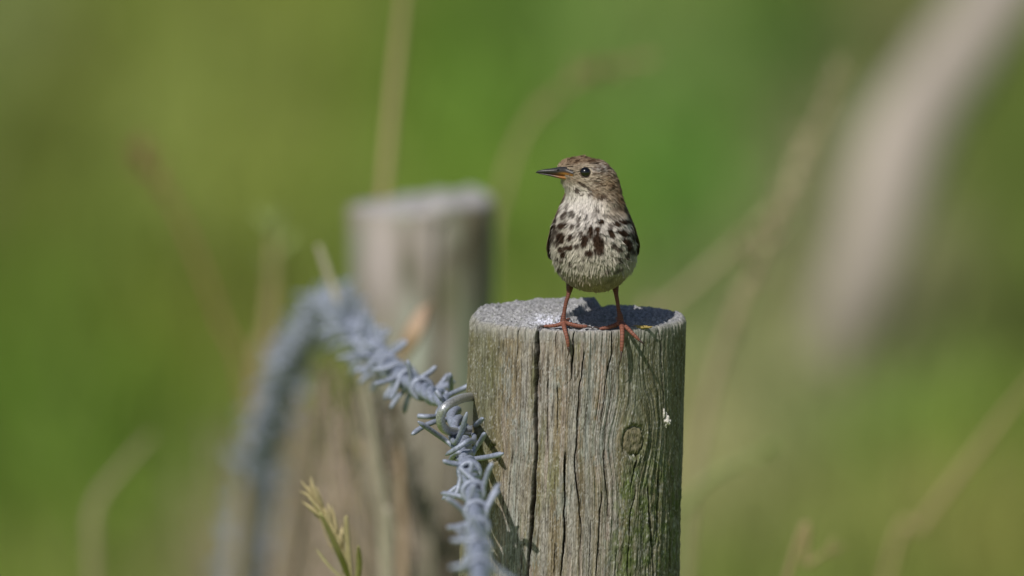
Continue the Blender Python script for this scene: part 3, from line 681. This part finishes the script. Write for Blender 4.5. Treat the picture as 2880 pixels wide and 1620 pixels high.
# body feathers
tri_c = V[FQ].mean(1); fn = NRM[FQ].mean(1); fn /= np.linalg.norm(fn, axis=1)[:, None]
fl = legm[FQ].any(1); area = np.linalg.norm(np.cross(V[FQ[:, 2]]-V[FQ[:, 0]], V[FQ[:, 3]]-V[FQ[:, 1]]), axis=1)*.5
x_, y_ = zoomco(tri_c)
wgt = area*(~fl)*np.where(y_ < 480, 1.9, 1.0)*np.where(fn[:, 1] > .5, .5, 1.0)
qe = np.sqrt(((x_-612)/58)**2+((y_-281)/55)**2); wgt[(qe < 1.0) & (fn[:, 1] < 0)] = 0
beakz = (x_ < 430) & (y_ > 235) & (y_ < 350); wgt[beakz] = 0
NFE = 24000
pick = rng.choice(nf, NFE, p=wgt/wgt.sum()); P = tri_c[pick]+rng.normal(0, .00018, (NFE, 3)); n_ = fn[pick]
x_, y_ = x_[pick], y_[pick]; head = sstep(520, 430, y_)
flow = np.stack([.25*np.sign(x_-680)*np.minimum(1, np.abs(x_-680)/300), np.full(NFE, .25), np.full(NFE, -1.0)], -1)
beak_p = B(1590, 490, -3); hv = P-beak_p; hv[:, 1] += .002; hv /= np.linalg.norm(hv, axis=1)[:, None]; hv = hv+np.array([.35, .1, -.25])
flow = flow*(1-head[:, None])+hv*head[:, None]
flow -= n_*(flow*n_).sum(1)[:, None]; flow /= np.linalg.norm(flow, axis=1)[:, None]+1e-9
flow += rng.normal(0, .16, (NFE, 3)); flow -= n_*(flow*n_).sum(1)[:, None]*.85; flow /= np.linalg.norm(flow, axis=1)[:, None]
side = np.cross(flow, n_)
Lf = np.where(head > .5, rng.uniform(.0014, .0024, NFE), rng.uniform(.0026, .0046, NFE)); Lf = Lf*np.where(y_ > 1180, .6, 1.0); Wf = Lf*rng.uniform(.075, .135, NFE)
lift = np.where(rng.random(NFE) < .10, rng.uniform(.15, .38, NFE), rng.uniform(.02, .11, NFE))
rows = []
for t, wv, hv_ in ((-.15, .5, -.02), (.3, 1.0, .08), (.7, .75, .13), (1.0, .12, .17)):
    cpos = P+flow*(Lf*t)[:, None]+n_*(Lf*(hv_*.6+lift*max(t, 0)**1.6)+.00008)[:, None]
    rows += [cpos-side*(Wf*wv)[:, None], cpos+side*(Wf*wv)[:, None]]
FV = np.stack(rows, 1)
o = np.arange(NFE)[:, None]*8
FF = np.vstack([o+np.array([0, 1, 3, 2]), o+np.array([2, 3, 5, 4]), o+np.array([4, 5, 7, 6])])
cen = (P+flow*(Lf*.5)[:, None])
mixp = (.75*FV+.25*cen[:, None]).reshape(-1, 3)
jit = rng.normal(0, 1, NFE)
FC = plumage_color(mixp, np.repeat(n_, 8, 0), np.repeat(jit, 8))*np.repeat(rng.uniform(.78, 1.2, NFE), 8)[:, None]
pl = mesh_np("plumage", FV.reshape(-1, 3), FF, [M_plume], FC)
bpart("plumage", shift(pl), kind="stuff")

# eyes, with a thin dark rim
def sphere(c, r, nu=20, nv_=28, sq=(1, 1, 1)):
    u = np.linspace(0, np.pi, nu); v = np.linspace(0, 2*np.pi, nv_, endpoint=False); U, W = np.meshgrid(u, v, indexing='ij')
    P = (np.stack([np.sin(U)*np.cos(W), np.sin(U)*np.sin(W), np.cos(U)], -1)*r*np.array(sq)).reshape(-1, 3)+c
    i = np.arange(nu-1)[:, None]*nv_; j = np.arange(nv_)[None]
    return P, np.stack([i+j, i+nv_+j, i+nv_+(j+1) % nv_, i+(j+1) % nv_], -1).reshape(-1, 4)
def surf_y(px, py, front=True):
    """y of the head's surface on the lens ray"""
    d = V-CAM; t = d@FWD; qx = 1440+(d@RIGHT)/t*8/S0; qy = 810-(d@UP)/t*8/S0
    m = (np.abs(qx-px) < 5) & (np.abs(qy-py) < 5); ys = V[m, 1]; return ys.min() if front else ys.max()
ye = surf_y(1646, 485)
Pv, Qv = sphere(aty(1646, 485, ye+.00135), .00275); bpart("eye", shift(mesh_np("eye", Pv, Qv, [M_eye])))
yb_ = surf_y(1646, 485, False)
Pv, Qv = sphere(aty(1644, 486, yb_-.0012), .0026); bpart("eye", shift(mesh_np("eye", Pv, Qv, [M_eye])))

# beak: two mandibles
def mandible(secs, name, colf):
    k = 18; a = np.linspace(0, 2*np.pi, k, endpoint=False); rows = []; cols = []
    secs = np.array(secs, float); n = 26; tt = np.linspace(0, 1, n)
    S_ = np.stack([np.interp(tt, np.linspace(0, 1, len(secs)), secs[:, q]) for q in range(5)], -1)
    for (px, pt, pb, dy, hw) in S_:
        c1, c2 = B(px, pt, dy), B(px, pb, dy); cc = (c1+c2)/2; hh = np.linalg.norm(c1-c2)/2
        sa = np.sin(a); rows.append(np.stack([np.full(k, cc[0]), cc[1]+hw/1000*np.cos(a), cc[2]+hh*sa], -1)); cols.append(colf(np.full(k, px), sa))
    Vv = np.array(rows).reshape(-1, 3); i = np.arange(n-1)[:, None]*k; j = np.arange(k)[None]
    Q = np.stack([i+j, i+k+j, i+k+(j+1) % k, i+(j+1) % k], -1).reshape(-1, 4)
    return bpart(name, shift(mesh_np(name, Vv, Q, [M_horn], np.vstack(cols))))
def c_up(px, sa):
    c = np.broadcast_to(np.array([.022, .02, .02]), (len(px), 3)).copy()
    c = mixc(c, [.40, .165, .03], sstep(1562, 1592, px)*sstep(.1, -.45, sa)); return mixc(c, [.15, .06, .025], .8*sstep(1535, 1560, px)*sstep(-.3, -.8, sa))
def c_lo(px, sa):
    c = np.broadcast_to(np.array([.03, .02, .018]), (len(px), 3)).copy()
    return mixc(c, [.28, .12, .03], sstep(1545, 1588, px))
mandible([(1612, 478, 499, -9.6, 2.6), (1590, 468.5, 496, -7.6, 2.7), (1574, 469, 493.5, -6.2, 2.3), (1558, 472.5, 490.5, -5.6, 1.8), (1540, 475, 488.5, -5.2, 1.3), (1522, 477.5, 487.5, -4.9, .8), (1512, 480.5, 487, -4.8, .4), (1507, 484, 486.5, -4.7, .12)], "upper_mandible", c_up)
mandible([(1612, 497, 505, -9.6, 2.3), (1592, 494.5, 505, -7.4, 2.3), (1574, 492.8, 502.5, -6.2, 1.8), (1556, 490.3, 497.8, -5.5, 1.3), (1540, 488.3, 494, -5.2, .9), (1524, 487.2, 490.8, -4.9, .5), (1514, 486.8, 488.3, -4.8, .15)], "lower_mandible", c_lo)
# nostril
Pv, Qv = sphere(B(1570, 478, -8.3), .00042, 10, 12, (1.9, .5, .9)); bpart("nostril", shift(mesh_np("nostril", Pv, Qv, [M_eye])))

# claws
for pts in CLAW:
    P = smooth_path([B(*p) for p in pts], 14); bg_ = Bag(); bg_.tube(P, np.linspace(3.4, .7, 14)*PX, 8, C=(.05, .03, .025))
    bpart("claw", shift(bg_.mesh("claw", [M_horn])))

# wings: rows of overlapping feathers wrapped round each flank
def feather_me(P, side_v, W, col, edge, name, thick=.00018):
    """a curved vane: rows across of 5 points, pale edge, both faces"""
    n = len(P); T = np.gradient(P, axis=0); T /= np.linalg.norm(T, axis=1)[:, None]
    sv = side_v-T*(side_v*T).sum(1)[:, None]; sv /= np.linalg.norm(sv, axis=1)[:, None]; nn = np.cross(T, sv)
    us = np.array([-1, -.75, -.1, .1, .75, 1]); rows = []; cols = []
    for u in us:
        rows.append(P+sv*(u*W)[:, None]+nn*((.12*(1-u*u))*W)[:, None]); e = abs(u) > .9
        cols.append(np.broadcast_to(np.asarray(edge if e else col), (n, 3)))
    top = np.stack(rows, 1); bot = top-nn[:, None]*thick; k = len(us)
    VV = np.concatenate([top.reshape(-1, 3), bot.reshape(-1, 3)]); cc = np.stack(cols, 1).reshape(-1, 3); CC = np.concatenate([cc, cc])
    i = np.arange(n-1)[:, None]*k; j = np.arange(k-1)[None]
    q = np.stack([i+j, i+j+1, i+k+j+1, i+k+j], -1).reshape(-1, 4); Q = [q, (q+n*k)[:, ::-1]]
    for e in (0, k-1):
        ii = np.arange(n-1)*k+e; Q.append(np.stack([ii, ii+k, ii+k+n*k, ii+n*k], -1))
    return mesh_np(name, VV, [np.vstack(Q)], [M_plume], CC)
def wing(sgn):
    """sgn -1: viewer's left. Coordinates: u along the wing 0 shoulder..1 tip, v 0 lower edge..1 upper (back)"""
    if sgn < 0:
        L0 = [(1594, 572, 1), (1570, 606, 5), (1556, 648, 9), (1549, 694, 16), (1557, 716, 28), (1592, 722, 43), (1630, 732, 62)]
    else:
        L0 = [(1747, 574, 3), (1766, 610, 7), (1780, 646, 11), (1789, 684, 17), (1784, 706, 28), (1758, 722, 43), (1716, 732, 62)]
    base = smooth_path([B(*p) for p in L0], 60)
    root = B(1580 if sgn < 0 else 1760, 600, 4)
    w_ = bpart("wing", None)
    # covered arm of the wing: a thin lens-shaped shell over the flank
    n, kk = 40, 12; u = np.linspace(0, 1, n); ctr = base[np.linspace(0, 46, n).astype(int)]
    up_ = np.array([-sgn*.30, .55, .62]); up_ /= np.linalg.norm(up_)
    out = np.array([sgn, -.15, .1]); out /= np.linalg.norm(out)
    a = np.linspace(0, 2*np.pi, kk, endpoint=False); wd = .0085*np.sin(np.pi*np.clip(.08+.9*u, 0, 1))**.7; th = .0012*np.sin(np.pi*np.clip(.06+.9*u, 0, 1))**.6
    VV = (ctr[:, None]+up_*((np.cos(a)[None]*wd[:, None]+wd[:, None]*.7)[..., None])+out*((np.sin(a)[None]*th[:, None])[..., None])).reshape(-1, 3)
    i = np.arange(n-1)[:, None]*kk; j = np.arange(kk)[None]; Q = np.stack([i+j, i+kk+j, i+kk+(j+1) % kk, i+(j+1) % kk], -1).reshape(-1, 4)
    sh = mesh_np("wing_arm", VV, Q, [M_plume], np.broadcast_to(np.array([.06, .042, .03]), (len(VV), 3)))
    w_.data if w_.data else None
    ws = link("wing_arm", shift(sh), w_)
    rr = random.Random(5+sgn)
    # coverts in three rows, then flight feathers to the tip
    def fe(s0, ln, v, W, col, edge, name, k):
        i0 = int(s0*59); i1 = min(59, int((s0+ln)*59)); q = np.linspace(i0, i1, 10)
        P = np.stack([np.interp(q, np.arange(60), base[:, c_]) for c_ in range(3)], -1)+up_*v+out*(.0008+.0003*k)
        t = np.linspace(0, 1, 10); Ww = W*np.clip(np.sin(np.pi*(.14+.84*t))**.55, .08, 1); Ww[-1] = W*.1
        link(name, shift(feather_me(P, np.broadcast_to(up_, P.shape).copy(), Ww, col, edge, name)), w_)
    for r_, (s0, cnt, ln, W) in enumerate(((.02, 6, .16, .0022), (.16, 7, .2, .0025), (.30, 7, .24, .0028))):
        for q in range(cnt):
            fe(s0+.02*rr.random(), ln, -.001+.0155*q/(cnt-1), W, (.07+.03*rr.random(), .05, .034), (.33, .26, .18), "covert_feather", 2-r_*.5)
    for q in range(8):
        fe(.40+.01*q, .50+.012*q, -.0005+.0017*q, .0024, (.045, .033, .024), (.20, .155, .11), "flight_feather", .2*q)
    return w_
wing(-1); wing(1)
# tail, held level behind the body
tl = bpart("tail", None)
for q in range(9):
    s_ = (q-4)/4; p0 = BO+np.array([.001+s_*.005, .034, .0265]); p1 = BO+np.array([.002+s_*.011, .090-abs(s_)*.004, .0185])
    P = np.linspace(p0, p1, 10)+np.array([0, 0, .0012])*(1-abs(s_))+np.array([0, 0, .0004*(q % 2)])
    t = np.linspace(0, 1, 10); W = .0036*np.clip(np.sin(np.pi*(.2+.76*t))**.4, .2, 1)
    link("tail_feather", shift(feather_me(P, np.broadcast_to([1.0, 0, 0], P.shape).copy(), W, (.05, .037, .027), (.26, .21, .15) if abs(s_) < .9 else (.6, .57, .5), "tail_feather")), tl)

# ------------------------------------------------------------------ stalks of grass
def stalk(name, pts, r, col, label, cat, head=None, hcol=None, group=None, leaf=None, seed=1, sp_=.5):
    """pts: (photo x, y, depth) from the tip down; the stem goes on down to its root in the ground"""
    rr = random.Random(seed)
    W = [at(*p) for p in pts]; last = W[-1]; prev = W[-2]; dv = last-prev
    dv = dv/np.linalg.norm(dv); foot = last+np.array([dv[0]*.25*last[2], dv[1]*.2*last[2], 0]); foot[2] = -.01
    midp = (last+foot)/2+np.array([dv[0]*.04, 0, 0]); W = W+[midp, foot]
    root = foot.copy(); e = empty(name, root, label, cat, group)
    P = smooth_path(W, 90)-root; q = np.linspace(0, 1, 90); R = r*(.45+.55*np.clip(q*3, 0, 1))
    b = Bag(); b.tube(P, R, 6, C=col); link("stem", b.mesh("stem", [M_straw]), e)
    if head:
        n, ln, sz = head; b = Bag()
        i1 = int(ln*90); hc = np.array(hcol if hcol is not None else col)
        for k in range(n):
            t = k/max(n-1, 1); p = P[int(t*i1)]; T = P[min(int(t*i1)+2, 89)]-P[int(t*i1)]; T /= np.linalg.norm(T)
            d = -T+np.array([rr.gauss(0, sp_), rr.gauss(0, sp_), rr.gauss(0, .3)]); d /= np.linalg.norm(d)
            l = sz*rr.uniform(.7, 1.3)*(.6+.8*math.sin(math.pi*min(1, .15+t*.8)))
            u = np.linspace(0, 1, 6)[:, None]; pp = p+d*l*u; b.tube(pp, l*.12*np.sin(np.pi*(.08+.9*u[:, 0])), 5, C=hc*rr.uniform(.75, 1.25), flat=.6)
        link("seed_head", b.mesh("seed_head", [M_straw]), e)
    if leaf:
        for (lp, w, lc) in leaf:
            PP = smooth_path([at(*p) for p in lp], 20)-root; t = np.linspace(0, 1, 20)
            b = Bag(); b.tube(PP, w*np.sin(np.pi*(.04+.9*t))**.6, 6, C=lc, flat=.25); link("leaf", b.mesh("leaf", [M_straw]), e)
    return e
straw = np.array([.36, .29, .14]); pale = np.array([.46, .42, .31]); greenst = np.array([.22, .26, .10]); red = np.array([.24, .13, .075]); pinkst = np.array([.42, .33, .26])
G = "tall grass stalks behind the fence"
stalk("grass_stalk", [(1165, -260, 9.85), (1135, 0, 9.85), (1108, 250, 9.83), (1082, 530, 9.8), (1062, 800, 9.8)], .0030, straw, "tall straw stem rising straight up behind the blurred post", "grass stalk", group=G)
stalk("grass_stalk", [(1800, 165, 10.6), (1680, 195, 10.6), (1580, 255, 10.6), (1500, 330, 10.58), (1445, 430, 10.56), (1410, 560, 10.54), (1380, 800, 10.5)], .0022, straw*.9, "bent faint seed head arching between blurred post and bird", "grass stalk", (30, .38, .013), straw*.8, G, seed=2)
stalk("grass_stalk", [(395, 425, 10.5), (440, 500, 10.5), (500, 600, 10.5), (545, 700, 10.5), (620, 900, 10.5), (700, 1200, 10.5)], .0015, red*1.3, "faint reddish brown seed head alone at upper left", "grass stalk", (26, .26, .012), red*1.2, G, seed=3)
stalk("grass_stalk", [(425, 1225, 10.3), (345, 1315, 10.3), (280, 1400, 10.3), (258, 1480, 10.3), (262, 1620, 10.3)], .0032, straw*.55+pale*.3, "pale bent blade in the lower left corner", "grass stalk", group=G, seed=4)
stalk("grass_stalk", [(772, 640, 10.2), (768, 780, 10.2), (760, 900, 10.2), (740, 1020, 10.2), (715, 1120, 10.2)], .0048, straw*.85, "soft upright pale stalk left of the wire's highest point", "grass stalk", (14, .2, .015), greenst*1.5, G, seed=5)
stalk("grass_stalk", [(2370, 190, 10.6), (2280, 390, 10.55), (2190, 570, 10.5), (2070, 690, 10.5), (1960, 790, 10.5), (1860, 880, 10.5), (1790, 1020, 10.5)], .0033, straw*.6+pale*.35, "long pale stalk leaning right above the sharp post", "grass stalk", (60, .42, .013), straw*.6+pale*.35, G, seed=6)
stalk("grass_stalk", [(2215, 560, 10.1), (2130, 740, 10.1), (2060, 900, 10.1), (2000, 1100, 10.1), (1950, 1360, 10.1), (1925, 1620, 10.1)], .0034, straw*.6+pale*.3, "pale stalk beside the sharp post's right edge", "grass stalk", (44, .4, .014), straw*.6+pale*.35, G, seed=7)
stalk("grass_stalk", [(2960, 1010, 10.0), (2830, 1160, 10.0), (2700, 1330, 10.0), (2590, 1480, 10.0), (2490, 1640, 10.0)], .0029, straw*1.0, "straw stalk slanting across the lower right corner", "grass stalk", group=G, seed=8)
stalk("grass_stalk", [(2335, 1548, 9.0), (2270, 1590, 9.0), (2210, 1640, 9.0)], .0020, straw*1.0, "short straw tip at the bottom edge right of the post", "grass stalk", (8, .1, .008), straw, G, seed=9)
stalk("grass_stalk", [(2150, 1270, 9.7), (2080, 1300, 9.7), (1990, 1350, 9.7), (1935, 1420, 9.7), (1905, 1620, 9.7)], .0026, greenst*1.2, "greenish arching blade close to the post's right side", "grass stalk", (10, .1, .010), greenst*1.6, G, seed=10)
stalk("grass_stalk", [(895, 690, 9.0), (930, 790, 9.0), (975, 900, 9.0), (1020, 1050, 9.0), (1060, 1300, 9.0), (1085, 1620, 9.0)], .0034, pale*.95, "beige stalk crossing the blurred wire at its highest point", "grass stalk", group=G, seed=11)
stalk("grass_stalk", [(1215, 850, 9.0), (1170, 930, 9.0), (1130, 1010, 9.0), (1110, 1150, 9.0), (1130, 1400, 9.0)], .0024, np.array([.36, .26, .17]), "orange brown dead leaf standing before the blurred post", "grass stalk", group=G, seed=12,
      leaf=[([(1195, 860, 8.99), (1165, 930, 8.98), (1128, 1010, 8.99)], .0062, np.array([.46, .33, .23]))])
stalk("grass_stalk", [(1010, 1020, 8.85), (1035, 1120, 8.85), (1060, 1300, 8.85), (1085, 1480, 8.85), (1095, 1640, 8.85)], .0027, pale*.72, "straw stem under the wire in front of the blurred post", "grass stalk", group=G, seed=13)
stalk("grass_stalk", [(885, 1400, 8.22), (915, 1450, 8.22), (950, 1520, 8.22), (975, 1590, 8.22), (990, 1660, 8.22)], .0011, np.array([.34, .30, .15]), "green and straw grass spike in half focus at bottom left of the wire", "grass stalk", (52, .5, .010), np.array([.44, .37, .20]), "tall grass stalks behind the fence", seed=14, sp_=.22,
      leaf=[([(896, 1440, 8.22), (915, 1500, 8.22), (940, 1560, 8.22)], .0013, np.array([.44, .36, .2])), ([(890, 1545, 8.24), (925, 1590, 8.23), (975, 1640, 8.22)], .0014, np.array([.34, .32, .14])),
            ([(1008, 1535, 8.2), (1010, 1590, 8.21), (1000, 1660, 8.22)], .0016, np.array([.36, .35, .14])), ([(985, 1640, 8.22), (960, 1570, 8.2), (900, 1440, 8.18)], .0020, np.array([.40, .37, .17]))])

# dry grass standing thick round the foot of the second post
bag = Bag(); nn = 420
for k in range(nn):
    px = rng.normal(980, 170) if k % 2 else rng.normal(800, 130); d = rng.uniform(9.0, 10.6) if px > 900 else rng.uniform(11.3, 12.6); top = rng.uniform(1020, 1750)+max(0, 820-px)*.7
    p = at(px, top, d); h = p[2]; lean = rng.normal(-.06, .09); f = p+np.array([lean*-2.2*h*.5+.12*h*.4, rng.normal(0, .05), 0]); f[2] = -.01
    m = (p+f)/2+np.array([rng.normal(0, .02), 0, .05*h])
    P = smooth_path([p, p+(m-p)*.5+np.array([rng.normal(0, .006), 0, .0]), m, f], 12)
    c = [straw*.85, pale*.8, pinkst, pinkst*1.05, pinkst*.8, np.array([.17, .14, .09])][rng.integers(0, 6)]*rng.uniform(.7, 1.15)
    bag.tube(P, rng.uniform(.0010, .0026)*np.clip(np.linspace(.3, 4, 12), 0, 1), 4, C=c, flat=.5)
    if k % 3 == 0:
        for q in range(9):
            a0 = P[0]+(P[1]-P[0])*q/9; dd = rng.normal(0, .004, 3)+np.array([0, 0, .006]); bag.tube(np.linspace(a0, a0+dd, 4), np.array([.0004, .0012, .001, .0002]), 4, C=c*1.05)
link("dry_grass", bag.mesh("dry_grass", [M_straw]), kind="stuff", label="dry brown and pinkish grass thick around the blurred post")

# pale weathered stake leaning over in the far meadow
b0 = atz(2330, 1075, -.02); b1 = at(2440, 740, 16.5); b2 = at(2545, 390, 16.55); b3 = at(2700, 150, 16.6); b4 = at(2990, -260, 16.7)
P = smooth_path([b0, b1, b2, b3, b4], 60)
R = np.interp(np.linspace(0, 1, 60), [0, .3, .5, .6, 1], [.036, .037, .044, .040, .038])*(1+.06*noise(np.arange(60)*.3, 0, seed=91))
V_, Q_, T_ = tube(P-b0, R, 16)
cc = lin(164, 154, 144)*(1+.08*noise(V_[:, 0]*30, V_[:, 2]*12, seed=92))[:, None]
e = link("dead_branch", mesh_np("dead_branch", V_, [Q_, T_], [M_wood_far], cc), label="pale crooked dead branch leaning right, very blurred at upper right", cat="branch")
e.location = b0
